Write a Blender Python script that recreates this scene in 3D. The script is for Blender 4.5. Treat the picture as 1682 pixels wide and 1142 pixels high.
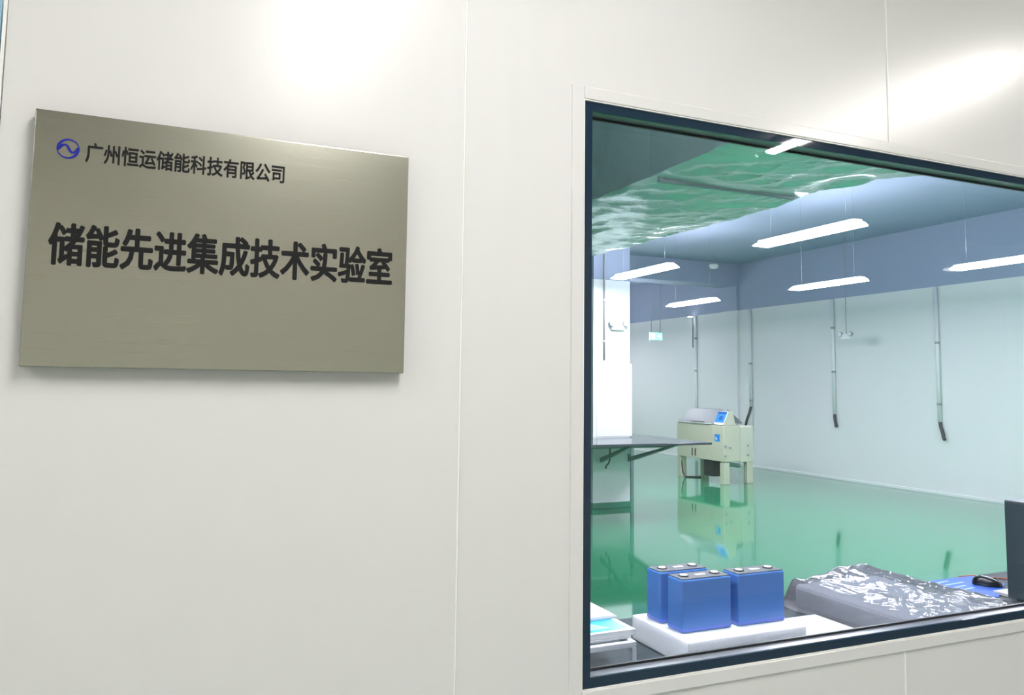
import bpy, bmesh, math, random
from mathutils import Vector, Matrix, noise

random.seed(7)
scene = bpy.context.scene
for o in list(bpy.data.objects):
    bpy.data.objects.remove(o, do_unlink=True)
COL = scene.collection

# ------------------------------------------------------------------ camera
CAM_Z = 1.6
cam_data = bpy.data.cameras.new('camera')
cam = bpy.data.objects.new('camera', cam_data)
COL.objects.link(cam)
cam_data.sensor_fit = 'HORIZONTAL'
cam_data.sensor_width = 36.0
cam_data.lens = 1309.27 / 1682.0 * 36.0
cam_data.shift_y = -(571.0 - 516.49) / 1682.0
cam_data.clip_start = 0.02
cam_data.clip_end = 200.0
R = Vector((0.91445509, -0.40449015, 0.01263355))
U = Vector((-0.04724637, -0.07570404, 0.99601038))
F = Vector((0.40191998, 0.91140365, 0.08833863))
mw = Matrix(((R.x, U.x, -F.x, 0), (R.y, U.y, -F.y, 0), (R.z, U.z, -F.z, CAM_Z), (0, 0, 0, 1)))
cam.matrix_world = mw
scene.camera = cam

# ------------------------------------------------------------------ world, exposure
world = bpy.data.worlds.new('world')
scene.world = world
world.use_nodes = True
world.node_tree.nodes['Background'].inputs['Color'].default_value = (0.6, 0.7, 0.75, 1)
world.node_tree.nodes['Background'].inputs['Strength'].default_value = 0.0
vs = scene.view_settings
vs.view_transform = 'Standard'
vs.look = 'None'
vs.exposure = 0.0
vs.gamma = 1.0
vs.use_curve_mapping = False
CORRIDOR_L = 102.0          # radiance of the corridor tubes
ROOM_L = 97.0              # radiance of the laboratory panels
CORRIDOR_C = (1.0, 0.965, 0.92)
ROOM_C = (1.0, 0.935, 0.995)
try:
    scene.cycles.use_denoising = True
    scene.cycles.max_bounces = 14
    scene.cycles.transparent_max_bounces = 16
    scene.cycles.caustics_reflective = False
    scene.cycles.caustics_refractive = False
    scene.cycles.sample_clamp_indirect = 10.0
except Exception:
    pass

# ------------------------------------------------------------------ materials
MATS = {}


def mat(name, color, rough=0.5, metal=0.0, spec=0.5, coat=0.0, emit=None, strength=0.0,
        bump=None, var=None, aniso=0.0):
    """principled material; bump=(scale, strength), var=(scale, amount) noise in the base colour"""
    if name in MATS:
        return MATS[name]
    m = bpy.data.materials.new(name)
    m.use_nodes = True
    nt = m.node_tree
    p = nt.nodes['Principled BSDF']
    p.inputs['Base Color'].default_value = (*color, 1)
    p.inputs['Roughness'].default_value = rough
    p.inputs['Metallic'].default_value = metal
    p.inputs['Specular IOR Level'].default_value = spec
    p.inputs['Coat Weight'].default_value = coat
    p.inputs['Coat Roughness'].default_value = 0.05
    p.inputs['Anisotropic'].default_value = aniso
    if emit:
        p.inputs['Emission Color'].default_value = (*emit, 1)
        p.inputs['Emission Strength'].default_value = strength
    tc = None
    if bump or var:
        tc = nt.nodes.new('ShaderNodeTexCoord')
    if var:
        n = nt.nodes.new('ShaderNodeTexNoise')
        n.inputs['Scale'].default_value = var[0]
        n.inputs['Detail'].default_value = 5
        nt.links.new(tc.outputs['Object'], n.inputs['Vector'])
        r = nt.nodes.new('ShaderNodeMapRange')
        r.inputs['To Min'].default_value = 1 - var[1]
        r.inputs['To Max'].default_value = 1 + var[1]
        nt.links.new(n.outputs['Fac'], r.inputs['Value'])
        h = nt.nodes.new('ShaderNodeHueSaturation')
        h.inputs['Color'].default_value = (*color, 1)
        nt.links.new(r.outputs['Result'], h.inputs['Value'])
        nt.links.new(h.outputs['Color'], p.inputs['Base Color'])
    if bump:
        n = nt.nodes.new('ShaderNodeTexNoise')
        n.inputs['Scale'].default_value = bump[0]
        n.inputs['Detail'].default_value = 4
        nt.links.new(tc.outputs['Object'], n.inputs['Vector'])
        b = nt.nodes.new('ShaderNodeBump')
        b.inputs['Strength'].default_value = bump[1]
        b.inputs['Distance'].default_value = 0.01
        nt.links.new(n.outputs['Fac'], b.inputs['Height'])
        nt.links.new(b.outputs['Normal'], p.inputs['Normal'])
    MATS[name] = m
    return m


def clear_mat(name, tint, ior=1.5, rough=0.0, veil=0.0, veil_col=(1, 1, 1), gloss_gain=0.0, bump=None):
    """thin sheet: transparent + fresnel gloss (+ milky veil), lets lamps shine through"""
    m = bpy.data.materials.new(name)
    m.use_nodes = True
    nt = m.node_tree
    nt.nodes.remove(nt.nodes['Principled BSDF'])
    out = nt.nodes['Material Output']
    tr = nt.nodes.new('ShaderNodeBsdfTransparent')
    tr.inputs['Color'].default_value = (*tint, 1)
    base = tr.outputs[0]
    if veil > 0:
        df = nt.nodes.new('ShaderNodeBsdfDiffuse')
        df.inputs['Color'].default_value = (*veil_col, 1)
        mx = nt.nodes.new('ShaderNodeMixShader')
        mx.inputs['Fac'].default_value = veil
        nt.links.new(base, mx.inputs[1])
        nt.links.new(df.outputs[0], mx.inputs[2])
        base = mx.outputs[0]
    gl = nt.nodes.new('ShaderNodeBsdfGlossy')
    gl.inputs['Roughness'].default_value = rough
    fr = nt.nodes.new('ShaderNodeFresnel')
    fr.inputs['IOR'].default_value = ior
    fac = fr.outputs[0]
    if gloss_gain > 0:
        ad = nt.nodes.new('ShaderNodeMath')
        ad.operation = 'ADD'
        ad.use_clamp = True
        ad.inputs[1].default_value = gloss_gain
        nt.links.new(fac, ad.inputs[0])
        fac = ad.outputs[0]
    if bump:
        tc = nt.nodes.new('ShaderNodeTexCoord')
        n = nt.nodes.new('ShaderNodeTexNoise')
        n.inputs['Scale'].default_value = bump[0]
        n.inputs['Detail'].default_value = 5
        nt.links.new(tc.outputs['Object'], n.inputs['Vector'])
        b = nt.nodes.new('ShaderNodeBump')
        b.inputs['Strength'].default_value = bump[1]
        b.inputs['Distance'].default_value = 0.01
        nt.links.new(n.outputs['Fac'], b.inputs['Height'])
        nt.links.new(b.outputs['Normal'], gl.inputs['Normal'])
    mix = nt.nodes.new('ShaderNodeMixShader')
    nt.links.new(fac, mix.inputs['Fac'])
    nt.links.new(base, mix.inputs[1])
    nt.links.new(gl.outputs[0], mix.inputs[2])
    nt.links.new(mix.outputs[0], out.inputs['Surface'])
    return m


def emit_mat(name, color, strength):
    m = bpy.data.materials.new(name)
    m.use_nodes = True
    nt = m.node_tree
    nt.nodes.remove(nt.nodes['Principled BSDF'])
    e = nt.nodes.new('ShaderNodeEmission')
    e.inputs['Color'].default_value = (*color, 1)
    e.inputs['Strength'].default_value = strength
    nt.links.new(e.outputs[0], nt.nodes['Material Output'].inputs['Surface'])
    return m


def brushed_mat(name, color, rough):
    """brushed stainless: fine horizontal scratches in roughness and bump"""
    m = mat(name, color, rough, 1.0)
    nt = m.node_tree
    p = nt.nodes['Principled BSDF']
    tc = nt.nodes.new('ShaderNodeTexCoord')
    mp = nt.nodes.new('ShaderNodeMapping')
    mp.inputs['Scale'].default_value = (4, 4, 900)
    n = nt.nodes.new('ShaderNodeTexNoise')
    n.inputs['Scale'].default_value = 1.0
    n.inputs['Detail'].default_value = 3
    nt.links.new(tc.outputs['Object'], mp.inputs['Vector'])
    nt.links.new(mp.outputs[0], n.inputs['Vector'])
    r = nt.nodes.new('ShaderNodeMapRange')
    r.inputs['To Min'].default_value = rough - 0.02
    r.inputs['To Max'].default_value = rough + 0.03
    nt.links.new(n.outputs['Fac'], r.inputs['Value'])
    nt.links.new(r.outputs['Result'], p.inputs['Roughness'])
    return m


M_PANEL = mat('panel_paint', (0.795, 0.79, 0.805), 0.27, spec=0.5, bump=(1.6, 0.02))
M_FRAME = mat('frame_white', (0.79, 0.785, 0.80), 0.22, spec=0.4)
M_BEAD = mat('bead_white', (0.95, 0.96, 0.95), 0.3)
M_GROOVE = mat('groove', (0.42, 0.42, 0.40), 0.5)
M_BLACKGLASS = mat('black_glass', (0.012, 0.03, 0.058), 0.03, spec=0.5)
M_SPACER = mat('spacer_alu', (0.23, 0.24, 0.255), 0.25, metal=0.0)
M_GASKET = mat('gasket', (0.02, 0.022, 0.028), 0.35)
M_GLASS = clear_mat('window_glass', (0.93, 0.965, 0.985), 1.45)
M_STEEL = brushed_mat('brushed_steel', (0.455, 0.45, 0.395), 0.26)
M_STEEL_EDGE = mat('steel_edge', (0.72, 0.72, 0.68), 0.2, metal=1.0)
M_INK = mat('sign_ink', (0.014, 0.015, 0.016), 0.6, spec=0.15)
M_BLUEINK = mat('emblem_blue', (0.022, 0.03, 0.33), 0.5, spec=0.2)
M_FLOOR = mat('epoxy_green', (0.028, 0.25, 0.122), 0.06, spec=0.55, coat=0.35, bump=(0.9, 0.012), var=(0.5, 0.06))
M_CFLOOR = mat('corridor_epoxy', (0.42, 0.50, 0.46), 0.12)
M_LABWALL = mat('lab_wall_white', (0.78, 0.79, 0.78), 0.4, spec=0.3)
M_UPPER = mat('upper_grey_paint', (0.33, 0.39, 0.53), 0.6)
M_CWALL = mat('corridor_wall', (0.88, 0.82, 0.75), 0.5)
M_REFLBAND = mat('corridor_refl_band', (0.80, 0.79, 0.73), 0.45)  # band on the unseen back wall, invented to tone the sign's reflection
M_CCEIL = mat('corridor_ceiling', (0.46, 0.45, 0.41), 0.6)
M_COLUMN = mat('column_white', (0.86, 0.87, 0.87), 0.4)
M_SKIRT = mat('skirt_green', (0.05, 0.24, 0.16), 0.2)
M_BLUEFILM = mat('blue_film', (0.22, 0.42, 0.60), 0.3)
M_HOUSING = mat('lamp_housing', (0.75, 0.77, 0.78), 0.4)
M_WIRE = mat('wire_grey', (0.28, 0.31, 0.34), 0.5)
M_ROOMLAMP = emit_mat('room_lamp_glow', ROOM_C, ROOM_L)
M_CORLAMP = emit_mat('corridor_lamp_glow', CORRIDOR_C, CORRIDOR_L)
M_FOIL = mat('foil_wrap', (0.62, 0.76, 0.73), 0.26, metal=0.65, bump=(16, 0.5))
M_PVC = mat('pvc_white', (0.80, 0.82, 0.82), 0.35)
M_CLIP = mat('clip_grey', (0.35, 0.37, 0.38), 0.5)
M_HOSE = mat('hose_dark', (0.045, 0.048, 0.05), 0.5)
M_BEIGE = mat('cabinet_beige', (0.60, 0.58, 0.45), 0.35)
M_BEIGE2 = mat('cabinet_side', (0.62, 0.61, 0.50), 0.4)
M_DARK = mat('dark_grey', (0.03, 0.032, 0.035), 0.5)
M_LID = mat('lid_smoke', (0.13, 0.15, 0.16), 0.4)
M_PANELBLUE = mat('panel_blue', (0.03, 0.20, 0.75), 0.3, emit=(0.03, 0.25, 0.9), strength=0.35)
M_SCREEN = mat('panel_screen', (0.02, 0.12, 0.38), 0.2)
M_LABELBLUE = mat('label_blue', (0.02, 0.26, 0.80), 0.4)
M_BENCHTOP = mat('bench_top', (0.045, 0.06, 0.07), 0.16)
M_BRACKET = mat('bracket_grey', (0.22, 0.30, 0.30), 0.4)
M_DESK = mat('desk_grey', (0.04, 0.055, 0.063), 0.5, spec=0.2, var=(6, 0.06))
M_WHITEMETAL = mat('white_metal', (0.80, 0.81, 0.84), 0.3)
M_FOAM = mat('foam_white', (0.90, 0.91, 0.92), 0.6, bump=(90, 0.1))
_p = M_FOAM.node_tree.nodes['Principled BSDF']
_p.inputs['Subsurface Weight'].default_value = 0.6      # translucent packing foam
_p.inputs['Subsurface Radius'].default_value = (1.0, 1.0, 1.0)
_p.inputs['Subsurface Scale'].default_value = 0.06
M_CELL = mat('cell_blue', (0.07, 0.215, 0.58), 0.3, bump=(18, 0.03))
M_CELLBAND = mat('cell_band', (0.11, 0.19, 0.66), 0.28)
M_CELLTOP = mat('cell_top', (0.14, 0.155, 0.165), 0.6, spec=0.15)
M_ALU = mat('alu_terminal', (0.90, 0.90, 0.88), 0.3, metal=0.6)
M_RING = mat('ring_black', (0.02, 0.02, 0.02), 0.4)
M_MARK = mat('mark_white', (0.85, 0.86, 0.86), 0.5)
M_GREYFOAM = mat('foam_grey', (0.26, 0.275, 0.31), 0.7, bump=(60, 0.2))
M_FILM = clear_mat('plastic_film', (0.96, 0.97, 0.98), 1.45, 0.08, 0.18, (0.80, 0.82, 0.88), 0.03, (11, 0.7))
M_PAD = mat('pad_blue', (0.02, 0.13, 0.62), 0.5)
M_PADMARK = mat('pad_mark', (0.35, 0.55, 0.90), 0.5)
M_MOUSE = mat('mouse_black', (0.012, 0.014, 0.018), 0.22)
M_MOUSEGREY = mat('mouse_wheel', (0.10, 0.11, 0.12), 0.4)
M_TOWER = mat('tower_dark', (0.04, 0.062, 0.075), 0.35)
M_TOWERTOP = mat('tower_top', (0.12, 0.15, 0.16), 0.4)
M_PAPER = mat('paper_white', (0.86, 0.88, 0.88), 0.6)
M_CYAN = mat('cover_cyan', (0.02, 0.42, 0.78), 0.25)
M_CYAN2 = mat('cover_pale', (0.30, 0.68, 0.88), 0.25)
M_EXIT = mat('exit_face', (0.35, 0.95, 0.75), 0.4, emit=(0.45, 1.0, 0.82), strength=1.3)
M_EXIT2 = mat('exit_mark', (0.8, 1.0, 0.95), 0.4, emit=(0.85, 1.0, 0.95), strength=1.6)

# ------------------------------------------------------------------ mesh helpers


def box(bm, x0, x1, y0, y1, z0, z1, mi=0):
    v = [bm.verts.new(p) for p in ((x0, y0, z0), (x1, y0, z0), (x1, y1, z0), (x0, y1, z0),
                                   (x0, y0, z1), (x1, y0, z1), (x1, y1, z1), (x0, y1, z1))]
    for q in ((0, 3, 2, 1), (4, 5, 6, 7), (0, 1, 5, 4), (1, 2, 6, 5), (2, 3, 7, 6), (3, 0, 4, 7)):
        f = bm.faces.new([v[i] for i in q])
        f.material_index = mi


def prism(bm, pts, vec, mi=0):
    """extrude the polygon pts (3D) along vec"""
    vec = Vector(vec)
    a = [bm.verts.new(p) for p in pts]
    b = [bm.verts.new(Vector(p) + vec) for p in pts]
    n = len(pts)
    fs = [bm.faces.new(a[::-1]), bm.faces.new(b)]
    for i in range(n):
        fs.append(bm.faces.new((a[i], a[(i + 1) % n], b[(i + 1) % n], b[i])))
    for f in fs:
        f.material_index = mi
    bmesh.ops.recalc_face_normals(bm, faces=fs)


def tube(bm, pts, r, seg=12, mi=0, caps=True):
    pts = [Vector(p) for p in pts]
    rs = r if isinstance(r, (list, tuple)) else [r] * len(pts)
    rings = []
    prev = None
    for i, p in enumerate(pts):
        d = (pts[min(i + 1, len(pts) - 1)] - pts[max(i - 1, 0)]).normalized()
        ref = prev if prev is not None else (Vector((1, 0, 0)) if abs(d.z) > 0.8 else Vector((0, 0, 1)))
        s = d.cross(ref)
        if s.length < 1e-5:
            s = d.cross(Vector((0, 1, 0)))
        s.normalize()
        t = s.cross(d).normalized()
        prev = t
        rings.append([bm.verts.new(p + (s * math.cos(k * 2 * math.pi / seg) + t * math.sin(k * 2 * math.pi / seg)) * rs[i])
                      for k in range(seg)])
    fs = []
    for a, b in zip(rings, rings[1:]):
        for k in range(seg):
            f = bm.faces.new((a[k], a[(k + 1) % seg], b[(k + 1) % seg], b[k]))
            f.smooth = True
            fs.append(f)
    if caps:
        fs.append(bm.faces.new(rings[0][::-1]))
        fs.append(bm.faces.new(rings[-1]))
    for f in fs:
        f.material_index = mi
    bmesh.ops.recalc_face_normals(bm, faces=fs)


def lathe(bm, prof, c, axis='Z', seg=24, mi=0):
    """profile of (radius, height) pairs spun round an axis through c"""
    c = Vector(c)

    def P(r, h, a):
        u, w = r * math.cos(a), r * math.sin(a)
        if axis == 'Z':
            return c + Vector((u, w, h))
        if axis == 'Y':
            return c + Vector((u, h, w))
        return c + Vector((h, u, w))
    rings = [[bm.verts.new(P(max(r, 1e-5), h, k * 2 * math.pi / seg)) for k in range(seg)] for r, h in prof]
    fs = []
    for a, b in zip(rings, rings[1:]):
        for k in range(seg):
            f = bm.faces.new((a[k], a[(k + 1) % seg], b[(k + 1) % seg], b[k]))
            f.smooth = True
            fs.append(f)
    fs.append(bm.faces.new(rings[0][::-1]))
    fs.append(bm.faces.new(rings[-1]))
    for f in fs:
        f.material_index = mi
    bmesh.ops.recalc_face_normals(bm, faces=fs)


def obj(name, bm, mats, parent=None, bevel=0.0, seg=2, smooth=False):
    """link the bmesh as one object; vertices are given in world space, children keep that space"""
    me = bpy.data.meshes.new(name)
    if smooth:
        for f in bm.faces:
            f.smooth = True
    bm.to_mesh(me)
    bm.free()
    for m in (mats if isinstance(mats, (list, tuple)) else [mats]):
        me.materials.append(m)
    o = bpy.data.objects.new(name, me)
    COL.objects.link(o)
    if parent is not None:
        base = Vector((0, 0, 0))
        p = parent
        while p is not None:
            base += p.location
            p = p.parent
        me.transform(Matrix.Translation(-base))
        o.parent = parent
    else:
        # put the origin at the middle of the base
        xs = [v.co for v in me.vertices]
        lo = Vector((min(v.x for v in xs), min(v.y for v in xs), min(v.z for v in xs)))
        hi = Vector((max(v.x for v in xs), max(v.y for v in xs), max(v.z for v in xs)))
        org = Vector(((lo.x + hi.x) / 2, (lo.y + hi.y) / 2, lo.z))
        me.transform(Matrix.Translation(-org))
        o.location = org
    if bevel > 0:
        b = o.modifiers.new('bevel', 'BEVEL')
        b.width = bevel
        b.segments = seg
        b.limit_method = 'ANGLE'
        b.harden_normals = False
    return o


def tag(o, label, cat, group=None):
    o['label'] = label
    o['category'] = cat
    if group:
        o['group'] = group
    return o


def thing(name, loc, label, cat, group=None):
    o = bpy.data.objects.new(name, None)
    o.empty_display_size = 0.05
    o.location = loc
    COL.objects.link(o)
    return tag(o, label, cat, group)


def struct(o):
    o['kind'] = 'structure'
    return o


def B():
    return bmesh.new()


def copy_tree(o, parent=None):
    c = o.copy()
    COL.objects.link(c)
    c.parent = parent
    for ch in list(o.children):
        copy_tree(ch, c)
    return c


def bx(name, dims, m, parent=None, bevel=0.0, seg=2):
    b = B()
    box(b, *dims)
    return obj(name, b, m, parent, bevel, seg)


# ================================================================== SETTING
WY = 1.427                    # corridor face of the partition
WB = 1.477                    # laboratory face of the partition
GX0, GX1, GZ0, GZ1 = 0.789, 2.720, 1.005, 2.196   # visible glass opening inside the white frame

# partition of sandwich panels with a hole for the window
b = B()
CZT = 3.00                    # corridor ceiling
seams = [-0.244, 0.523, 1.672, 2.821, 3.97, 5.119, 6.268, 7.417]
gap = 0.0008
for a, c in zip(seams, seams[1:]):
    x0, x1 = a + gap, c - gap
    if x1 <= GX0 or x0 >= GX1:
        box(b, x0, x1, WY, WB, 0.0, CZT)
        continue
    box(b, x0, x1, WY, WB, 0.0, GZ0 - 0.004)
    box(b, x0, x1, WY, WB, GZ1 + 0.004, CZT)
    if x0 < GX0:
        box(b, x0, GX0 - 0.004, WY, WB, GZ0 - 0.004, GZ1 + 0.004)
    if x1 > GX1:
        box(b, GX1 + 0.004, x1, WY, WB, GZ0 - 0.004, GZ1 + 0.004)
for s in seams[1:-1]:
    box(b, s - 0.0020, s + 0.0016, WY - 0.0022, WY + 0.02, 0.0, GZ0 - 0.03 if GX0 < s < GX1 else CZT, 1)  # raised pale strip; its extra white paints the seam's edge highlight
    box(b, s + 0.0016, s + 0.0028, WY - 0.0002, WY + 0.02, 0.0, GZ0 - 0.03 if GX0 < s < GX1 else CZT, 2)
    if GX0 < s < GX1:
        box(b, s - 0.0020, s + 0.0016, WY - 0.0022, WY + 0.02, GZ1 + 0.03, CZT, 1)
        box(b, s + 0.0016, s + 0.0028, WY - 0.0002, WY + 0.02, GZ1 + 0.03, CZT, 2)
struct(obj('wall_front', b, [M_PANEL, M_BEAD, M_GROOVE]))

# the rest of the partition, painted, above the corridor ceiling and beside it
b = B()
box(b, -3.4, 11.1, WB + 0.001, WB + 0.02, CZT, 4.2)
box(b, 7.417, 11.1, WY, WB, 0.0, CZT)
box(b, -3.4, -1.42, WY, WB, 0.0, CZT)
box(b, -1.42, -0.2505, WY, WB, 2.30, CZT)
struct(obj('wall_partition', b, M_LABWALL))

# edge profile at the left end of the panels and the blue-filmed door beside it
b = B()
box(b, -0.2496, -0.2446, WY - 0.003, WB, 0.0, CZT)
struct(obj('trim_1', b, M_BEAD, bevel=0.0008))
dr = struct(bx('door_1', (-1.40, -0.2512, WY - 0.0015, WB - 0.004, 0.01, 2.295), M_BLUEFILM, bevel=0.002))
b = B()
tube(b, [(-1.30, WY + 0.004, 1.02), (-1.30, WY - 0.05, 1.02), (-1.17, WY - 0.05, 1.02)], 0.009)
obj('door_handle', b, M_STEEL_EDGE, dr)

# window: white frame, black printed border, two panes, aluminium spacer
win = bpy.data.objects.new('window_1', None)
win.location = ((GX0 + GX1) / 2, WY, GZ0)
COL.objects.link(win)
struct(win)
FW = 0.030
b = B()
y0, y1 = WY - 0.0055, WY + 0.006
box(b, GX0 - FW, GX0 - 0.0025, y0, y1, GZ0 - FW, GZ1 + FW)
box(b, GX1 + 0.0025, GX1 + FW, y0, y1, GZ0 - FW, GZ1 + FW)
box(b, GX0 - 0.0025, GX1 + 0.0025, y0, y1, GZ1 + 0.0025, GZ1 + FW)
box(b, GX0 - 0.0025, GX1 + 0.0025, y0, y1, GZ0 - FW, GZ0 - 0.0025)
obj('window_frame', b, M_FRAME, win, bevel=0.0022, seg=3)
b = B()
for dims in ((GX0 - 0.0026, GX0, GZ0 - 0.0026, GZ1 + 0.0026), (GX1, GX1 + 0.0026, GZ0 - 0.0026, GZ1 + 0.0026),
             (GX0, GX1, GZ1, GZ1 + 0.0026), (GX0, GX1, GZ0 - 0.0026, GZ0)):
    box(b, dims[0], dims[1], WY - 0.0035, WY + 0.008, dims[2], dims[3])
obj('glazing_bead', b, M_BEAD, win, bevel=0.0006)
BW = 0.0195
PY = WY + 0.001


def ring(bm, x0, x1, z0, z1, w, ya, yb):
    box(bm, x0, x0 + w, ya, yb, z0, z1)
    box(bm, x1 - w, x1, ya, yb, z0, z1)
    box(bm, x0 + w, x1 - w, ya, yb, z1 - w, z1)
    box(bm, x0 + w, x1 - w, ya, yb, z0, z0 + w)


b = B()
ring(b, GX0, GX1, GZ0, GZ1, BW, PY - 0.0003, PY + 0.006)
obj('black_border', b, M_BLACKGLASS, win)
b = B()
ring(b, GX0, GX1, GZ0, GZ1, BW - 0.002, PY + 0.0062, PY + 0.0395)
obj('spacer', b, M_SPACER, win)
b = B()
ring(b, GX0, GX1, GZ0, GZ1, BW + 0.0028, PY + 0.040, PY + 0.046)
obj('rear_border', b, M_GASKET, win)
for yy, nm in ((PY + 0.0005, 'glass_pane'), (PY + 0.0445, 'glass_pane')):
    b = B()
    vs4 = [b.verts.new((x, yy, z)) for x, z in ((GX0 + BW - 0.001, GZ0 + BW - 0.001), (GX1 - BW + 0.001, GZ0 + BW - 0.001),
                                               (GX1 - BW + 0.001, GZ1 - BW + 0.001), (GX0 + BW - 0.001, GZ1 - BW + 0.001))]
    b.faces.new(vs4)
    obj(nm, b, M_GLASS, win)

# corridor shell
struct(bx('floor', (-3.4, 7.417, -2.2, WY, -0.05, 0.0), M_CFLOOR))
struct(bx('ceiling', (-3.4, 7.417, -2.2, WY, CZT, CZT + 0.04), M_CCEIL))
b = B()
box(b, -3.4, 7.417, -2.26, -2.2, 1.95, CZT, 0)
box(b, -3.4, 7.417, -2.26, -2.2, 0.0, 1.95, 1)
struct(obj('wall_back', b, [M_CWALL, M_REFLBAND]))
struct(bx('wall_left', (-3.46, -3.4, -2.2, WY, 0.0, CZT), M_CWALL))
struct(bx('wall_right', (7.417, 7.48, -2.2, WY, 0.0, CZT), M_CWALL))

# laboratory shell
XW, YE, XL, ZC, ZP = 11.10, 20.5, -3.4, 4.2, 3.225
struct(bx('floor', (XL, XW, WB, YE, -0.05, 0.0), M_FLOOR))
struct(bx('ceiling', (XL, XW, WB, YE, ZC, ZC + 0.06), M_UPPER))
b = B()
box(b, XW, XW + 0.1, WB, YE, 0.0, ZP, 0)
box(b, XW, XW + 0.1, WB, YE, ZP, ZC, 1)
struct(obj('wall_right', b, [M_LABWALL, M_UPPER]))
b = B()
box(b, XL, XW, YE, YE + 0.1, 0.0, ZP, 0)
box(b, XL, XW, YE, YE + 0.1, ZP, ZC, 1)
struct(obj('wall_far', b, [M_LABWALL, M_UPPER]))
b = B()
box(b, XL - 0.1, XL, WB, YE, 0.0, ZC, 0)
struct(obj('wall_left', b, mat('left_wall_grey', (0.16, 0.20, 0.22), 0.6)))
struct(bx('baseboard_right', (XW - 0.012, XW, WB + 0.02, YE, 0.0, 0.045), M_PVC, bevel=0.003))
# pilaster and concrete beam across the bay
b = B()
box(b, XW - 0.06, XW - 0.001, 13.35, 13.85, 0.046, ZP, 0)
box(b, XW - 0.06, XW - 0.001, 13.35, 13.85, ZP, ZC, 1)
struct(obj('trim_2', b, [M_LABWALL, M_UPPER]))
b = B()
box(b, XL, XW - 0.062, 13.35, 13.85, 3.745, ZC - 0.001)
struct(obj('trim_3', b, M_UPPER))
# square column: grey above, white below, thicker cladding up to head height, green foot
CX0, CX1, CY0, CY1 = 5.262, 5.832, 9.242, 9.812
b = B()
box(b, CX0, CX1, CY0, CY1, 0.0, 3.03, 0)
box(b, CX0, CX1, CY0, CY1, 3.03, ZC - 0.001, 1)
box(b, CX0 + 0.05, CX1 + 0.028, CY0 - 0.006, CY1 + 0.028, 0.935, 1.905, 0)
box(b, CX0 - 0.01, CX1 + 0.008, CY0 - 0.012, CY1 + 0.012, 0.001, 0.078, 2)
struct(obj('column', b, [M_COLUMN, M_UPPER, M_SKIRT], bevel=0.004))

# ================================================================== SIGN
sg = thing('sign_plate', (0.1055, WY, 1.618),
           'brushed steel plate with black Chinese lettering hung on the white wall', 'sign')
SX0, SX1, SZ0, SZ1, SY = -0.194, 0.4055, 1.6185, 2.019, 1.402
b = B()
box(b, SX0, SX1, SY, WY - 0.0006, SZ0, SZ1)
obj('plate', b, M_STEEL, sg, bevel=0.0016, seg=3)


def lettering(name, body, x0, x1, z0, z1, m, weight):
    cu = bpy.data.curves.new(name, 'FONT')
    cu.body = body
    cu.size = 1.0
    cu.resolution_u = 3
    cu.offset = 0.0
    cu.extrude = 0.0
    to = bpy.data.objects.new(name + '_src', cu)
    COL.objects.link(to)
    dg = bpy.context.evaluated_depsgraph_get()
    dg.update()
    me = bpy.data.meshes.new_from_object(to.evaluated_get(dg))
    bpy.data.objects.remove(to, do_unlink=True)
    bpy.data.curves.remove(cu)
    me.name = name
    xs = [v.co.x for v in me.vertices]
    ys = [v.co.y for v in me.vertices]
    ax, bx_, ay, by = min(xs), max(xs), min(ys), max(ys)
    for v in me.vertices:
        u = (v.co.x - ax) / (bx_ - ax)
        w = (v.co.y - ay) / (by - ay)
        v.co = Vector((x0 + u * (x1 - x0), SY - 0.0006, z0 + w * (z1 - z0))) - sg.location
    # embolden: copies of the strokes spread a little in every direction, one behind the other
    src = bmesh.new()
    src.from_mesh(me)
    me2 = bpy.data.meshes.new(name)
    out = bmesh.new()
    n = 12
    for k in range(n + 1):
        a = 2 * math.pi * k / n
        rr = 0 if k == n else weight
        tmp = src.copy()
        bmesh.ops.translate(tmp, verts=tmp.verts[:], vec=(rr * math.cos(a), -0.00002 * k, rr * math.sin(a)))
        tmp.to_mesh(me2)
        out.from_mesh(me2)
        tmp.free()
    out.to_mesh(me)
    out.free()
    src.free()
    bpy.data.meshes.remove(me2)
    me.materials.clear()
    me.materials.append(m)
    o = bpy.data.objects.new(name, me)
    COL.objects.link(o)
    o.parent = sg
    return o


t1 = lettering('company_lettering', '广州恒运储能科技有限公司', -0.1215, 0.183, 1.9430, 1.9740, M_INK, 0.0006)
t1['label'] = 'small black line of lettering beside the emblem'
t2 = lettering('room_lettering', '储能先进集成技术实验室', -0.164, 0.3775, 1.7770, 1.8420, M_INK, 0.0017)
t2['label'] = 'large black line of lettering across the middle'

# round blue emblem: ring with two thick shoulders and a wave across
b = B()
ex, ez, er = -0.1465, 1.9605, 0.0160


def strip(bm, left, right, y):
    a = [bm.verts.new((p[0], y, p[1])) for p in left]
    c = [bm.verts.new((p[0], y, p[1])) for p in right]
    for i in range(len(a) - 1):
        bm.faces.new((a[i], a[i + 1], c[i + 1], c[i]))


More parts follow.
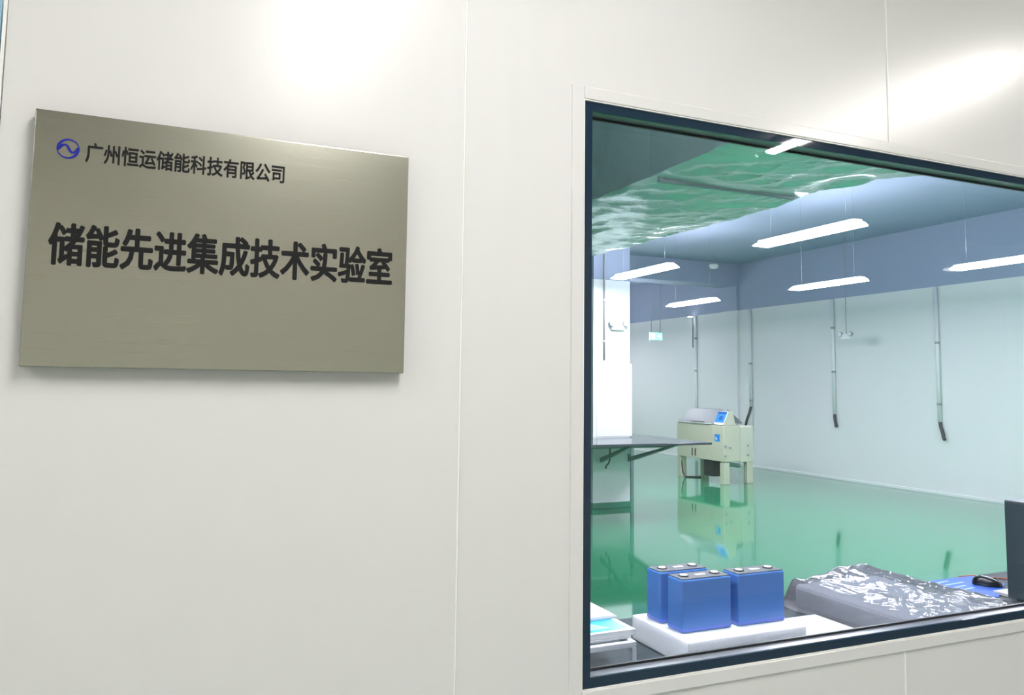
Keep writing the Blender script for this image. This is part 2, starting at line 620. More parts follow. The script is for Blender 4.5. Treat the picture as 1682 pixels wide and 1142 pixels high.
N = 48
for flip in (1, -1):
    outer, inner = [], []
    for i in range(N + 1):
        t = i / N
        ang = math.radians(196 - 190 * t)
        th = 0.09 + 0.25 * (1 - t) ** 1.3 * (0.35 + 0.65 * min(1, t * 5))
        outer.append((ex + flip * er * math.cos(ang), ez + flip * er * math.sin(ang)))
        inner.append((ex + flip * er * (1 - th) * math.cos(ang), ez + flip * er * (1 - th) * math.sin(ang)))
    strip(b, outer, inner, SY - 0.0006)
cl = [(-0.88, -0.14), (-0.78, 0.0), (-0.62, 0.22), (-0.42, 0.36), (-0.22, 0.38), (-0.05, 0.24), (0.08, 0.0),
      (0.20, -0.22), (0.34, -0.34), (0.52, -0.32), (0.70, -0.16), (0.80, 0.02), (0.88, 0.14)]
wd = [0.10, 0.15, 0.14, 0.10, 0.10, 0.12, 0.13, 0.12, 0.10, 0.10, 0.13, 0.15, 0.10]
pl, pr = [], []
for i, (u, w) in enumerate(cl):
    a, c = cl[max(0, i - 1)], cl[min(len(cl) - 1, i + 1)]
    d = Vector((c[0] - a[0], c[1] - a[1])).normalized()
    nx, nz = -d.y, d.x
    pl.append((ex + er * (u + nx * wd[i]), ez + er * (w + nz * wd[i])))
    pr.append((ex + er * (u - nx * wd[i]), ez + er * (w - nz * wd[i])))
strip(b, pl, pr, SY - 0.0008)
em = obj('emblem', b, M_BLUEINK, sg)
em['label'] = 'round blue wave emblem'

# ================================================================== LAMPS


def corridor_light(x, label):
    t = thing('batten_light', (x, 0.04, 2.95), label, 'light', 'corridor ceiling battens')
    bx('housing', (x - 0.05, x + 0.05, -0.69, 0.77, 2.965, 2.999), M_HOUSING, t, bevel=0.004)
    b = B()
    box(b, x - 0.036, x + 0.036, -0.67, 0.75, 2.948, 2.965)
    obj('diffuser', b, M_CORLAMP, t, bevel=0.008)
    return t


corridor_light(0.528, 'slim white batten light on the corridor ceiling in front of the steel sign')
corridor_light(3.17, 'slim white batten light on the corridor ceiling mirrored in the window glass')
corridor_light(-2.10, 'unseen batten light added for fill on the corridor ceiling in front of the blue door')  # fill lamp added outside the framed view


def panel_light(x, y, label):
    t = thing('panel_light', (x, y, 2.95), label, 'light', 'hanging laboratory panel lights')
    bx('housing', (x - 0.05, x + 0.05, y - 0.58, y + 0.58, 2.985, 3.01), M_HOUSING, t, bevel=0.006)
    b = B()
    prism(b, [(x - 0.10, y - 0.60, 2.955), (x + 0.10, y - 0.60, 2.955), (x + 0.055, y - 0.60, 2.9845), (x - 0.055, y - 0.60, 2.9845)], (0, 1.2, 0))
    obj('diffuser', b, M_ROOMLAMP, t, bevel=0.006)
    for dy in (-0.45, 0.45):
        b = B()
        tube(b, [(x, y + dy, 3.01), (x, y + dy, ZC - 0.001)], 0.001, 6)
        obj('suspension_wire', b, M_WIRE, t)
    return t


for x, y, lab in (
        (5.24, 5.38, 'largest lit ceiling panel light, nearest the window and just right of the foil duct'),
        (5.265, 8.05, 'lit ceiling panel light close in front of the white column top'),
        (8.17, 5.55, 'lit ceiling panel light cut off by the right edge of the photo'),
        (7.985, 7.85, 'lit ceiling panel light in the middle of the right row of lights'),
        (7.89, 10.63, 'smallest lit panel light, above the exit sign and the beige machine'),
        (5.25, 10.75, 'lit panel light hidden behind the white column'),
        (8.6, 14.6, 'lit panel light beyond the concrete beam, behind the column'),
        (8.1, 2.75, 'lit panel light near the partition, right of the window'),
        (5.25, 2.75, 'lit panel light near the partition, above the window top'),
        (1.75, 2.10, 'unseen panel light added for fill above the desk behind the window'),  # out of view; added to brighten the cells and foam block
        (-0.25, 2.75, 'unseen panel light added for fill behind the wall panel that carries the steel sign'),  # added so the partition's white face bounces more light back
        (9.2, 17.3, 'unseen panel light added deepest in the laboratory to brighten the far wall')):  # out of view; added to lift the deep end of the wall
    panel_light(x, y, lab)

# ================================================================== FOIL DUCT


def crumple(p, s, seed):
    q = Vector((p[0] * s + seed, p[1] * s * 0.8, p[2] * s))
    r1 = 1 - abs(noise.noise(q)) * 2
    r2 = 1 - abs(noise.noise(q * 2.3 + Vector((9, 3, 1)))) * 2
    r3 = noise.noise(q * 5.1)
    return 0.55 * r1 + 0.3 * r2 + 0.15 * r3


duct = thing('air_duct', (3.4, 8.0, 2.9), 'crumpled foil wrapped air duct hanging under the laboratory ceiling', 'duct')


def duct_section(ya, yb, xl, xr, zb, zt, seed, flare=None):
    b = B()
    ny = int((yb - ya) / 0.045)
    rows = []
    for j in range(ny + 1):
        y = ya + (yb - ya) * j / ny
        r = xr + (flare(y) if flare else 0)
        prof = []
        nb, ns = 30, 18
        for k in range(ns):
            prof.append((r, zt + (zb - zt) * k / ns, 1, 0))
        for k in range(nb):
            u = k / nb
            sag = -0.012 * math.sin(math.pi * u)
            prof.append((r + (xl - r) * u, zb + sag, 0, -1))
        for k in range(ns + 1):
            prof.append((xl, zb + (zt - zb) * k / ns, -1, 0))
        row = []
        for (x, z, nx, nz) in prof:
            jt = min(1.0, abs(y - 4.195) / 0.2)
            d = crumple((x, y, z), 4.6, seed) * 0.024 * jt
            d2 = noise.noise(Vector((x * 1.1, y * 1.1, z * 1.1 + seed))) * 0.02 * jt
            row.append(b.verts.new((x + nx * (d + d2), y, z + nz * (d + d2))))
        rows.append(row)
    for a, c in zip(rows, rows[1:]):
        for k in range(len(a) - 1):
            f = b.faces.new((a[k], a[k + 1], c[k + 1], c[k]))
            f.smooth = True
    b.faces.new(rows[0][::-1])
    b.faces.new(rows[-1])
    # closed top
    for a, c in zip(rows, rows[1:]):
        b.faces.new((a[0], c[0], c[-1], a[-1]))
    bmesh.ops.recalc_face_normals(b, faces=b.faces[:])
    o = obj('duct_section', b, M_FOIL, duct)
    o.data.set_sharp_from_angle(angle=math.radians(50))
    return o


duct_section(4.196, 12.2, 2.80, 4.04, 2.93, 3.62, 1.3)
duct_section(2.75, 4.194, 2.80, 4.04, 2.93, 3.62, 6.1,
             lambda y: 0.34 * max(0.0, min(1.0, (3.62 - y) / 0.25)) + 0.06 * math.sin(y * 9))
b = B()
box(b, 2.86, 3.98, 4.18, 4.21, 2.905, 3.6)
obj('joint_flange', b, M_WIRE, duct, bevel=0.006)
for y in (3.2, 5.0, 7.5, 10.0, 12.0):
    for x in (2.95, 3.90):
        b = B()
        tube(b, [(x, y, 3.6), (x, y, ZC - 0.001)], 0.005, 6)
        obj('hanger', b, M_WIRE, duct)

# ================================================================== RIGHT WALL FITTINGS


def conduit(y, z0, z1, clips, hose, label, r=0.030):
    t = thing('cable_conduit', (XW - 0.035, y, z0), label, 'conduit', 'white conduits on the laboratory wall')
    x = XW - r - 0.004
    b = B()
    tube(b, [(x, y, z0), (x, y, z1)], r, 14)
    obj('pipe', b, M_PVC, t)
    for z in clips:
        b = B()
        lathe(b, [(r + 0.001, -0.018), (r + 0.006, -0.018), (r + 0.006, 0.018), (r + 0.001, 0.018)], (x, y, z), 'Z', 16)
        obj('clip', b, M_CLIP, t)
    if hose:
        b = B()
        tube(b, hose, 0.026, 10)
        h = obj('hose', b, M_HOSE, t)
        h['label'] = 'dark hose end'
    return t


conduit(14.79, 0.05, 3.215, (1.976, 2.7), None, 'thin white conduit rising behind the beige machine lid')
conduit(12.97, 1.222, 3.215, (2.10, 1.36), [(11.066, 12.97, 1.23), (11.03, 12.98, 1.1), (11.0, 13.02, 0.96), (10.99, 13.05, 0.83)],
        'white conduit just right of the beige machine, dark hose reaching down')
conduit(10.77, 1.155, 3.215, (2.70, 1.91), [(11.066, 10.77, 1.17), (11.06, 10.765, 1.10), (11.055, 10.74, 1.0), (11.05, 10.72, 0.925)],
        'white conduit beside the hanging twin emergency light, short dark hose end')
conduit(8.67, 1.115, 3.215, (2.34, 1.39), [(11.066, 8.67, 1.13), (11.06, 8.655, 1.05), (11.05, 8.61, 0.93), (11.045, 8.60, 0.87), (11.04, 8.575, 0.85)],
        'rightmost white conduit on the far wall, longer dark hose end')

# small round wall light at the head of the wall, with its stem
t = thing('wall_lamp', (10.98, 14.75, 3.16), 'tiny round lit lamp high on the far wall above the beige machine', 'light')
b = B()
lathe(b, [(0.055, 0.0), (0.055, 0.012), (0.02, 0.02)], (10.98, 14.87, 3.19), 'Z', 18)
obj('lamp_face', b, emit_mat('small_lamp_glow', (0.95, 1, 1), 8.0), t)
b = B()
tube(b, [(11.0, 14.92, 3.19), (11.07, 14.92, 3.19), (11.085, 14.92, 3.14), (11.085, 14.92, 2.5)], 0.012, 8)
obj('stem', b, M_CLIP, t)


def emergency_light(c, face, label, rod=None):
    """twin-headed emergency lamp; face = unit vector it looks along"""
    t = thing('emergency_light', c, label, 'light')
    c = Vector(c)
    f = Vector(face)
    s = Vector((0, 0, 1)).cross(f)
    b = B()
    w = 0.10
    pts = [c + s * -w + Vector((0, 0, -0.05)), c + s * w + Vector((0, 0, -0.05)),
           c + s * w + Vector((0, 0, 0.045)), c + s * -w + Vector((0, 0, 0.045))]
    prism(b, [p - f * 0.02 for p in pts], f * 0.045)
    obj('housing', b, M_PVC, t, bevel=0.008)
    for k in (-1, 1):
        q = c + s * (0.105 * k) + Vector((0, 0, 0.04))
        b = B()
        tube(b, [q - f * 0.03, q + f * 0.0, q + f * 0.03, q + f * 0.045], [0.022, 0.036, 0.042, 0.042], 16)
        h = obj('lamp_head', b, M_CLIP, t)
        b = B()
        tube(b, [q + f * 0.0455, q + f * 0.049], [0.036, 0.032], 16)
        obj('lens', b, M_PVC, h)
    if rod:
        b = B()
        tube(b, [c + Vector((0, 0, 0.045)), (c.x, c.y, rod)], 0.007, 8)
        obj('rod', b, M_CLIP, t)
    return t


emergency_light((5.62, CY0 - 0.026, 2.40), (0, -1, 0), 'white twin-headed emergency light mounted on the white column')
emergency_light((10.62, 10.04, 2.49), (-1, 0, 0), 'twin-headed emergency light hanging on a rod before the far wall', ZC - 0.001)

# conduit on the column
t = thing('wiring_conduit', (5.42, CY0 - 0.02, 1.95), 'thin grey pipe running down the face of the white column', 'conduit')
b = B()
tube(b, [(5.42, CY0 - 0.016, 1.945), (5.42, CY0 - 0.016, 3.9)], 0.012, 10)
obj('pipe', b, M_CLIP, t)
for z in (2.2, 2.75, 3.4):
    bx('clip', (5.40, 5.44, CY0 - 0.03, CY0 - 0.001, z - 0.012, z + 0.012), M_PVC, t, bevel=0.002)

# exit sign hanging on two rods
t = thing('exit_sign', (9.47, 14.0, 2.56), 'small lit green exit sign hanging on rods beyond the bench', 'sign')
bx('housing', (9.315, 9.625, 13.99, 14.03, 2.565, 2.735), M_PVC, t, bevel=0.006)
bx('lit_face', (9.325, 9.615, 13.984, 13.9895, 2.575, 2.725), M_EXIT, t)
b = B()
# white square and arrow on the lit face
prism(b, [(9.345, 13.983, 2.59), (9.43, 13.983, 2.59), (9.43, 13.983, 2.71), (9.345, 13.983, 2.71)], (0, -0.001, 0))
obj('white_square', b, M_EXIT2, t)
b = B()
prism(b, [(9.50, 13.983, 2.635), (9.55, 13.983, 2.635), (9.55, 13.983, 2.615), (9.595, 13.983, 2.65), (9.55, 13.983, 2.685),
          (9.55, 13.983, 2.665), (9.50, 13.983, 2.665)], (0, -0.001, 0))
obj('arrow', b, M_EXIT2, t)
for x in (9.36, 9.58):
    b = B()
    tube(b, [(x, 14.01, 2.735), (x, 14.01, ZC - 0.001)], 0.008, 8)
    obj('rod', b, M_WIRE, t)

# smoke detector under the ceiling
t = thing('smoke_detector', (9.6, 12.2, ZC - 0.25), 'pale round detector hanging under the grey ceiling', 'detector')
b = B()
lathe(b, [(0.02, -0.27), (0.075, -0.26), (0.09, -0.22), (0.09, -0.19), (0.06, -0.18)], (9.9, 12.63, ZC), 'Z', 20)
obj('sensor_body', b, M_PVC, t)
b = B()
tube(b, [(9.9, 12.63, ZC - 0.19), (9.9, 12.63, ZC - 0.001)], 0.01, 8)
obj('stem', b, M_WIRE, t)

# ================================================================== BENCH BY THE COLUMN
bench = thing('lab_bench', (5.3, 8.8, 0.0), 'dark topped bench built round the foot of the white column', 'bench')
ZT = 0.922
pts = [(4.0, 8.13), (6.32, 8.13), (6.32, 9.95), (CX1 + 0.034, 9.95), (CX1 + 0.034, CY0 - 0.016), (4.0, CY0 - 0.016)]
b = B()
prism(b, [(x, y, ZT - 0.03) for x, y in pts], (0, 0, 0.03))
obj('bench_top', b, M_BENCHTOP, bench, bevel=0.003)
b = B()
# cantilever brackets from the column
prism(b, [(5.79, CY0 - 0.02, 0.60), (5.83, CY0 - 0.02, 0.60), (5.83, CY0 - 0.02, 0.70), (5.79, CY0 - 0.02, 0.70)], (0, 0.006, 0))
prism(b, [(5.80, CY0 - 0.014, 0.60), (5.80, CY0 - 0.014, 0.66), (5.98, 8.40, ZT - 0.0305), (5.98, 8.32, ZT - 0.0305)], (0.04, 0, 0))
obj('bracket', b, M_BRACKET, bench)
b = B()
prism(b, [(5.36, CY0 - 0.014, 0.60), (5.36, CY0 - 0.014, 0.66), (5.30, 8.40, ZT - 0.0305), (5.30, 8.32, ZT - 0.0305)], (0.04, 0, 0))
obj('bracket', b, M_BRACKET, bench)
bx('shade_strip', (4.05, 6.0, 8.6, 8.63, ZT - 0.09, ZT - 0.0305), M_BRACKET, bench)  # strip added under the top, standing in for the teal shade there
for x, y in ((4.06, 8.2), (4.06, 9.15), (6.26, 9.88)):
    bx('leg', (x - 0.025, x + 0.025, y - 0.025, y + 0.025, 0.0, ZT - 0.0305), M_BRACKET, bench, bevel=0.003)
b = B()
tube(b, [(5.40, 9.05, ZT - 0.031), (5.41, 9.06, 0.78), (5.43, 9.08, 0.68), (5.41, 9.09, 0.60), (5.38, 9.1, 0.57), (5.37, 9.1, 0.53)], 0.010, 8)
obj('hanging_cable', b, M_HOSE, bench)

# ================================================================== BEIGE TEST CHAMBER
mc = thing('test_chamber', (8.95, 11.43, 0.0), 'beige test cabinet on legs with grey sloped lid and blue control panel', 'machine')
X0, X1, X2, Y0, Y1 = 8.62, 8.965, 9.25, 10.79, 12.09
ZB, ZT2 = 0.37, 0.975
bx('body', (X0 + 0.012, X1, Y0, Y1, ZB, ZT2), M_BEIGE, mc, bevel=0.012)
bx('rear_tank', (X1 + 0.002, X2, Y0 + 0.004, Y1 - 0.004, ZB - 0.01, ZT2 - 0.015), M_BEIGE2, mc, bevel=0.012)
d = bx('front_door', (X0 - 0.004, X0 + 0.0115, Y0 + 0.315, Y1 - 0.008, ZB + 0.005, ZT2 - 0.02), M_BEIGE, mc, bevel=0.006)
for yy in (11.53, 11.62):
    b = B()
    tube(b, [(X0 - 0.005, yy, 0.42), (X0 - 0.02, yy, 0.43), (X0 - 0.02, yy, 0.53), (X0 - 0.005, yy, 0.54)], 0.008, 8)
    obj('door_handle', b, M_DARK, d)
bx('front_panel', (X0 - 0.004, X0 + 0.0115, Y0 + 0.004, Y0 + 0.305, ZB + 0.005, ZT2 - 0.012), M_BEIGE, mc, bevel=0.006)
lb = bx('label_sticker', (X0 - 0.0062, X0 - 0.0042, Y0 + 0.09, Y0 + 0.22, 0.70, 0.82), M_LABELBLUE, mc)
b = B()
prism(b, [(X0 - 0.0064, Y0 + 0.20, 0.73), (X0 - 0.0064, Y0 + 0.15, 0.73), (X0 - 0.0064, Y0 + 0.19, 0.79)], (-0.0008, 0, 0))
obj('sticker_mark', b, M_MARK, lb)
# white rim and lid
bx('rim', (X0 - 0.006, X1, Y0 + 0.30, Y1 - 0.004, ZT2 + 0.0005, ZT2 + 0.022), M_PVC, mc, bevel=0.004)
b = B()
zl, zh = ZT2 + 0.023, 1.235
A = [(X0 + 0.01, Y0 + 0.26, zl), (X1 + 0.16, Y0 + 0.10, zl), (X1 + 0.16, Y1 - 0.01, zl), (X0 + 0.01, Y1 - 0.01, zl)]
T = [(X0 + 0.20, Y0 + 0.26, zh), (X0 + 0.24, Y0 + 0.18, zh), (X0 + 0.24, Y1 - 0.22, zh), (X0 + 0.20, Y1 - 0.22, zh)]
va = [b.verts.new(p) for p in A]
vt = [b.verts.new(p) for p in T]
for i in range(4):
    b.faces.new((va[i], va[(i + 1) % 4], vt[(i + 1) % 4], vt[i]))
b.faces.new(va[::-1])
b.faces.new(vt)
bmesh.ops.recalc_face_normals(b, faces=b.faces[:])
ld = obj('lid', b, M_LID, mc, bevel=0.008)
b = B()
tube(b, [(X0 + 0.002, 11.3, zl + 0.012), (X0 - 0.02, 11.32, zl + 0.015), (X0 - 0.02, 11.62, zl + 0.015), (X0 + 0.002, 11.64, zl + 0.012)], 0.008, 8)
obj('lid_handle', b, M_DARK, ld)
# control console with its sloping blue face
b = B()
prism(b, [(X0 - 0.004, Y0 + 0.002, ZT2 + 0.001), (X0 + 0.26, Y0 + 0.002, ZT2 + 0.001), (X0 + 0.20, Y0 + 0.002, 1.20),
          (X0 + 0.11, Y0 + 0.002, 1.20)], (0, 0.25, 0))
cs = obj('console', b, M_BEIGE2, mc, bevel=0.006)


def on_slope(y, h, off):
    # point on the sloping console face, h from 0 (foot) to 1 (head)
    a = Vector((X0 - 0.004, y, ZT2 + 0.001))
    c = Vector((X0 + 0.11, y, 1.20))
    n = Vector((-(c.z - a.z), 0, c.x - a.x)).normalized()
    return a + (c - a) * h + n * off


def slope_plate(name, ya, yb, h0, h1, o0, o1, m, parent):
    b = B()
    n = on_slope(0, 0, 1) - on_slope(0, 0, 0)
    prism(b, [on_slope(ya, h0, o0), on_slope(yb, h0, o0), on_slope(yb, h1, o0), on_slope(ya, h1, o0)], n * (o1 - o0))
    return obj(name, b, m, parent)


slope_plate('foot_strip', Y0 + 0.02, Y0 + 0.245, 0.02, 0.16, 0.0005, 0.004, M_PVC, cs)
slope_plate('control_panel', Y0 + 0.02, Y0 + 0.245, 0.18, 0.97, 0.0005, 0.006, M_PANELBLUE, cs)
slope_plate('display', Y0 + 0.07, Y0 + 0.16, 0.34, 0.66, 0.0065, 0.009, M_SCREEN, cs)
slope_plate('panel_header', Y0 + 0.02, Y0 + 0.245, 0.80, 0.97, 0.0065, 0.008, M_SCREEN, cs)
for x, y in ((X0 + 0.065, Y0 + 0.055), (X2 - 0.07, Y0 + 0.06), (X0 + 0.065, Y1 - 0.06), (X2 - 0.07, Y1 - 0.06)):
    bx('leg', (x - 0.06, x + 0.06, y - 0.05, y + 0.05, 0.0, ZB - 0.011), M_BEIGE, mc, bevel=0.006)
bx('pump', (X0 + 0.03, X0 + 0.22, 11.12, 11.36, 0.10, ZB - 0.001), M_DARK, mc, bevel=0.01)
b = B()
tube(b, [(X0 + 0.03, 12.0, ZB), (X0 + 0.02, 11.98, 0.25), (X0 + 0.03, 11.96, 0.1), (X0 + 0.06, 11.93, 0.012), (X0 + 0.3, 11.8, 0.012)], 0.012, 8)
obj('drain_hose', b, M_HOSE, mc)
for x, z in ((8.655, 0.635), (8.655, 0.475), (8.76, 0.615), (9.13, 0.645), (9.13, 0.485)):
    b = B()
    lathe(b, [(0.022, 0.0), (0.022, -0.012), (0.012, -0.016)], (x, Y0 + (0.004 if x > X1 else 0.0), z), 'Y', 12)
    obj('bolt', b, M_CLIP, mc)
b = B()
tube(b, [(9.05, Y0 + 0.16, ZT2 - 0.016), (9.05, Y0 + 0.16, 1.06)], 0.012, 8)
lathe(b, [(0.0, 0.0), (0.035, 0.0), (0.035, 0.02), (0.0, 0.02)], (9.05, Y0 + 0.16, 1.06), 'Z', 12)
obj('valve', b, M_CLIP, mc)

# ================================================================== DESK BEHIND THE WINDOW
DZ = 0.74
desk = thing('desk', (2.6, 2.1, 0.0), 'long dark grey desk standing behind the window', 'desk')
bx('desk_top', (0.95, 4.25, 1.62, 2.62, DZ - 0.03, DZ), M_DESK, desk, bevel=0.003)
for x, y in ((1.0, 1.68), (4.2, 1.68), (1.0, 2.56), (4.2, 2.56), (2.6, 1.68), (2.6, 2.56)):
    bx('leg', (x - 0.025, x + 0.025, y - 0.025, y + 0.025, 0.0, DZ - 0.0305), M_WHITEMETAL, desk, bevel=0.003)

# white foam block and thin sheet
FZ = 0.82
slab = bx('foam_block', (1.525, 1.998, 2.085, 2.405, DZ + 0.0005, FZ), M_FOAM, bevel=0.004)
tag(slab, 'thick white foam block carrying the three blue cells', 'foam')
sheet = bx('foam_sheet', (2.015, 2.284, 1.98, 2.34, DZ + 0.0005, DZ + 0.022), M_FOAM, bevel=0.002)
tag(sheet, 'thin white foam sheet on the desk between foam block and bagged foam', 'foam')


def cell(x, y, label):
    """blue prismatic cell 195 x 82 x 168 mm, standing on the foam block, near left corner at x, y"""
    w, d, h = 0.195, 0.082, 0.168
    z = FZ + 0.0005
    t = thing('battery_cell', (x + w / 2, y + d / 2, z), label, 'battery', 'blue battery cells on the foam block')
    bx('case', (x, x + w, y, y + d, z, z + h - 0.003), M_CELL, t, bevel=0.006, seg=3)
    bx('wrap_band', (x - 0.0006, x + w + 0.0006, y - 0.0006, y + d + 0.0006, z + 0.002, z + 0.018), M_CELLBAND, t, bevel=0.006, seg=3)
    bx('top_plate', (x + 0.003, x + w - 0.003, y + 0.003, y + d - 0.003, z + h - 0.0028, z + h), M_CELLTOP, t, bevel=0.003)
    for px in (0.036, w - 0.036):
        c = (x + px, y + d / 2, z + h)
        b = B()
        lathe(b, [(0.017, 0.0002), (0.017, 0.003), (0.0145, 0.0035), (0.0145, 0.0002)], c, 'Z', 24)
        obj('terminal_ring', b, M_RING, t)
        b = B()
        lathe(b, [(0.0128, 0.0002), (0.0128, 0.0045), (0.012, 0.005)], c, 'Z', 24)
        obj('terminal', b, M_ALU, t)
    b = B()
    cx, cy = x + w / 2, y + d / 2
    box(b, cx - 0.015, cx + 0.015, cy - 0.008, cy + 0.008, z + h + 0.0002, z + h + 0.001)
    prism(b, [(cx + 0.017, cy - 0.010, z + h + 0.0002), (cx + 0.026, cy, z + h + 0.0002), (cx + 0.017, cy + 0.010, z + h + 0.0002)], (0, 0, 0.0008))
    obj('vent_label', b, M_MARK, t)
    return t


cell(1.556, 2.160, 'blue battery cell in front, nearest the window on the foam block')
cell(1.553, 2.277, 'blue battery cell at the back left, partly behind the front cell')
cell(1.778, 2.157, 'blue battery cell on the right, beside the bagged grey foam')

# riser with papers at the left
rs = thing('desk_riser', (1.2, 2.28, DZ), 'small white metal riser under the papers at the left edge of the window', 'stand')
rx0, rx1, ry0, ry1, rz = 1.02, 1.345, 2.095, 2.46, 0.842
b = B()
for dims in ((rx0, rx1, ry0, ry0 + 0.016), (rx0, rx1, ry1 - 0.016, ry1), (rx0, rx0 + 0.016, ry0 + 0.016, ry1 - 0.016), (rx1 - 0.016, rx1, ry0 + 0.016, ry1 - 0.016)):
    box(b, dims[0], dims[1], dims[2], dims[3], rz - 0.018, rz)
obj('rail', b, M_WHITEMETAL, rs, bevel=0.003)
for x, y in ((rx0, ry0), (rx1 - 0.016, ry0), (rx0, ry1 - 0.016), (rx1 - 0.016, ry1 - 0.016)):
    bx('leg', (x, x + 0.016, y, y + 0.016, DZ + 0.0005, rz - 0.0185), M_WHITEMETAL, rs, bevel=0.002)
bx('shelf', (rx0 + 0.002, rx1 - 0.002, ry0 + 0.03, ry1 - 0.002, rz + 0.0005, rz + 0.006), M_WHITEMETAL, rs)

bk = thing('brochure', (1.23, 2.28, rz + 0.0065), 'brochure with bright cyan cover and white pages on the white riser', 'book')
bx('pages', (1.06, 1.362, 2.128, 2.425, rz + 0.007, rz + 0.022), M_PAPER, bk, bevel=0.001)
bz = rz + 0.0222
cv = bx('cover', (1.062, 1.362, 2.128, 2.425, bz, bz + 0.002), M_PAPER, bk)
b = B()
prism(b, [(1.07, 2.142, bz + 0.0021), (1.345, 2.142, bz + 0.0021), (1.345, 2.245, bz + 0.0021), (1.07, 2.245, bz + 0.0021)], (0, 0, 0.0005))
obj('cover_picture', b, M_CYAN, cv)
b = B()
prism(b, [(1.20, 2.16, bz + 0.0027), (1.30, 2.16, bz + 0.0027), (1.245, 2.235, bz + 0.0027), (1.22, 2.235, bz + 0.0027)], (0, 0, 0.0003))
prism(b, [(1.08, 2.145, bz + 0.0027), (1.22, 2.145, bz + 0.0027), (1.18, 2.165, bz + 0.0027), (1.08, 2.175, bz + 0.0027)], (0, 0, 0.0003))
obj('cover_swoosh', b, M_CYAN2, cv)  # pale printed swoosh of the cover
b = B()
for k in range(4):
    dx, dy = random.uniform(-0.004, 0.004), random.uniform(-0.004, 0.004)
    z = bz + 0.003 + k * 0.0022
    box(b, 1.07 + dx, 1.368 + dx, 2.25 + dy, 2.46 + dy, z, z + 0.0018)
tag(obj('paper_stack', b, M_PAPER), 'loose white papers lying on the back half of the cyan brochure', 'paper')

# bagged grey foam
bag = thing('bagged_foam', (2.62, 2.25, DZ), 'grey foam block inside a crumpled clear plastic bag on the desk', 'package')
bx('foam_core', (2.335, 2.77, 1.80, 2.50, DZ + 0.004, DZ + 0.092), M_GREYFOAM, bag, bevel=0.015)
b = B()
NX, NY = 150, 130
gx0, gx1, gy0, gy1 = 2.296, 3.165, 1.70, 2.58
cor = []
for j in range(NY + 1):
    row = []
    for i in range(NX + 1):
        x = gx0 + (gx1 - gx0) * i / NX
        y = gy0 + (gy1 - gy0) * j / NY
        # height of a loose sheet over the block
        fx0 = max(0.0, min(1.0, (x - 2.302) / 0.024))
        fx1 = max(0.0, min(1.0, (3.15 - x) / 0.42))
        fy1 = max(0.0, min(1.0, (2.57 - y) / 0.08))
        fy0 = max(0.0, min(1.0, (y - 1.72) / 0.08))

        def sm(t):
            return t * t * (3 - 2 * t)
        e = sm(fx0) * sm(fx1) * sm(fy1) * sm(fy0)
        w = crumple((x, y, 0.3), 4.2, 3.0)
        w2 = crumple((x, y, 0.9), 9.0, 8.0)
        w3 = crumple((x, y, 0.2), 24.0, 5.0)
        h = e * (0.101 + 0.014 * max(0, w) + 0.009 * w2 + 0.003 * w3) + 0.006 * max(0, w2) * (1 - e)
        peak = math.exp(-((x - 2.615) ** 2 / 0.014 + (y - 2.46) ** 2 / 0.02))
        h += peak * 0.024
        ridge = math.exp(-((x - 2.72 - 0.35 * (2.4 - y)) / 0.022) ** 2) * e * 0.012
        h += ridge
        row.append(b.verts.new((x + 0.006 * w2 * min(1, (x - gx0) * 30), y + 0.006 * w, DZ + 0.002 + max(0.0, h))))
    cor.append(row)
for a, c in zip(cor, cor[1:]):
    for k in range(NX):
        f = b.faces.new((a[k], a[k + 1], c[k + 1], c[k]))
        f.smooth = True
obj('plastic_bag', b, M_FILM, bag)['label'] = 'crumpled clear plastic'

# mouse pad, mouse, notepad, tower
pd = thing('mouse_pad', (3.36, 2.46, DZ), 'bright blue mouse pad with pale marks under the black mouse', 'mouse pad')
b = B()
pz = DZ + 0.0005
P4 = [(3.18, 2.34), (3.25, 2.30), (3.385, 2.375), (3.50, 2.445), (3.50, 2.605), (3.18, 2.605)]
prism(b, [(x, y, pz) for x, y in P4], (0, 0, 0.004))
obj('mat', b, M_PAD, pd, bevel=0.001)
b = B()
for (x, y, l) in ((3.20, 2.555, 0.10), (3.215, 2.515, 0.13), (3.22, 2.47, 0.08), (3.20, 2.43, 0.10), (3.17, 2.535, 0.03)):
    prism(b, [(x, y, pz + 0.0041), (x + l, y + 0.01, pz + 0.0041), (x + l, y + 0.022, pz + 0.0041), (x, y + 0.012, pz + 0.0041)], (0, 0, 0.0004))
obj('printed_mark', b, M_PADMARK, pd)

ms = thing('computer_mouse', (3.395, 2.455, pz + 0.0045), 'black computer mouse resting on the blue mouse pad', 'mouse')
b = B()
NU, NV = 24, 12
mz = pz + 0.0045
ax = Vector((0.50, -0.866, 0))
ay = Vector((0.866, 0.50, 0))
mcx = Vector((3.395, 2.452, mz))
rings = []
for j in range(NV + 1):
    v = j / NV * math.pi / 2
    rr = []
    for i in range(NU):
        a = 2 * math.pi * i / NU
        ca, sa = math.cos(a), math.sin(a)
        lx = 0.060 * (abs(ca) ** 0.8) * (1 if ca > 0 else -1) * (math.cos(v) ** 0.55)
        ly = 0.034 * (abs(sa) ** 0.8) * (1 if sa > 0 else -1) * (math.cos(v) ** 0.5) * (1 - 0.10 * math.cos(a))
        hz = 0.038 * math.sin(v) * (1 - 0.18 * (lx / 0.06))
        rr.append(b.verts.new(mcx + ax * lx + ay * ly + Vector((0, 0, hz))))
    rings.append(rr)
for a, c in zip(rings, rings[1:]):
    for i in range(NU):
        f = b.faces.new((a[i], a[(i + 1) % NU], c[(i + 1) % NU], c[i]))
        f.smooth = True
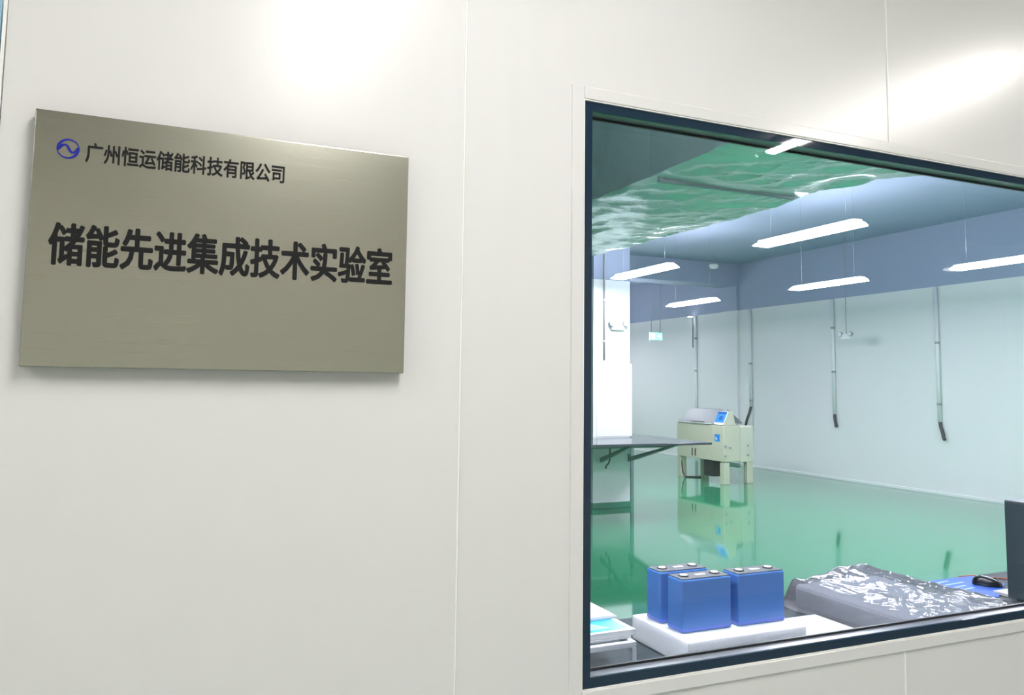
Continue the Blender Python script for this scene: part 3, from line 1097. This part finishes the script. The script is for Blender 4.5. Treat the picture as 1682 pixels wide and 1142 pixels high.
b.faces.new(rings[0][::-1])
bmesh.ops.remove_doubles(b, verts=b.verts[:], dist=0.0002)
bmesh.ops.recalc_face_normals(b, faces=b.faces[:])
obj('shell', b, M_MOUSE, ms)
b = B()
c = mcx + ax * 0.030 + Vector((0, 0, 0.030))
tube(b, [c - ay * 0.004, c + ay * 0.004], 0.009, 16)
obj('scroll_wheel', b, M_MOUSEGREY, ms)
b = B()
for s in (-1, 1):
    tube(b, [mcx + ax * 0.0 + ay * 0.018 * s + Vector((0, 0, 0.0335)), mcx + ax * 0.03 + ay * 0.016 * s + Vector((0, 0, 0.0285)),
             mcx + ax * 0.05 + ay * 0.013 * s + Vector((0, 0, 0.020))], 0.0022, 6)
obj('button_seam', b, M_MOUSEGREY, ms)

tag(bx('notepad', (3.30, 3.46, 2.275, 2.36, DZ + 0.0005, DZ + 0.012), mat('notepad_cream', (0.70, 0.68, 0.60), 0.6), bevel=0.001),
    'pale notepad between the blue mouse pad and the black computer tower', 'notepad')
b = B()
tube(b, [(3.42, 2.612, DZ + 0.004), (3.50, 2.60, DZ + 0.006), (3.54, 2.56, DZ + 0.005), (3.60, 2.50, DZ + 0.004), (3.70, 2.44, DZ + 0.004)], 0.0028, 8)
tag(obj('cable', b, mat('cable_orange', (0.70, 0.16, 0.07), 0.5)), 'thin orange cable behind the blue mouse pad', 'cable')

tw = thing('computer_tower', (3.37, 2.05, DZ), 'dark computer tower at the right edge of the window', 'computer')
bx('case', (3.262, 3.46, 1.83, 2.268, DZ + 0.010, 1.14), M_TOWER, tw, bevel=0.003)
bx('top_panel', (3.262, 3.46, 1.83, 2.268, 1.1405, 1.147), M_TOWERTOP, tw, bevel=0.002)
bx('front_bezel', (3.268, 3.454, 1.812, 1.8295, DZ + 0.012, 1.14), M_DARK, tw, bevel=0.004)
for x in (3.29, 3.43):
    for y in (1.87, 2.23):
        bx('foot', (x - 0.012, x + 0.012, y - 0.012, y + 0.012, DZ + 0.0005, DZ + 0.0095), M_DARK, tw)
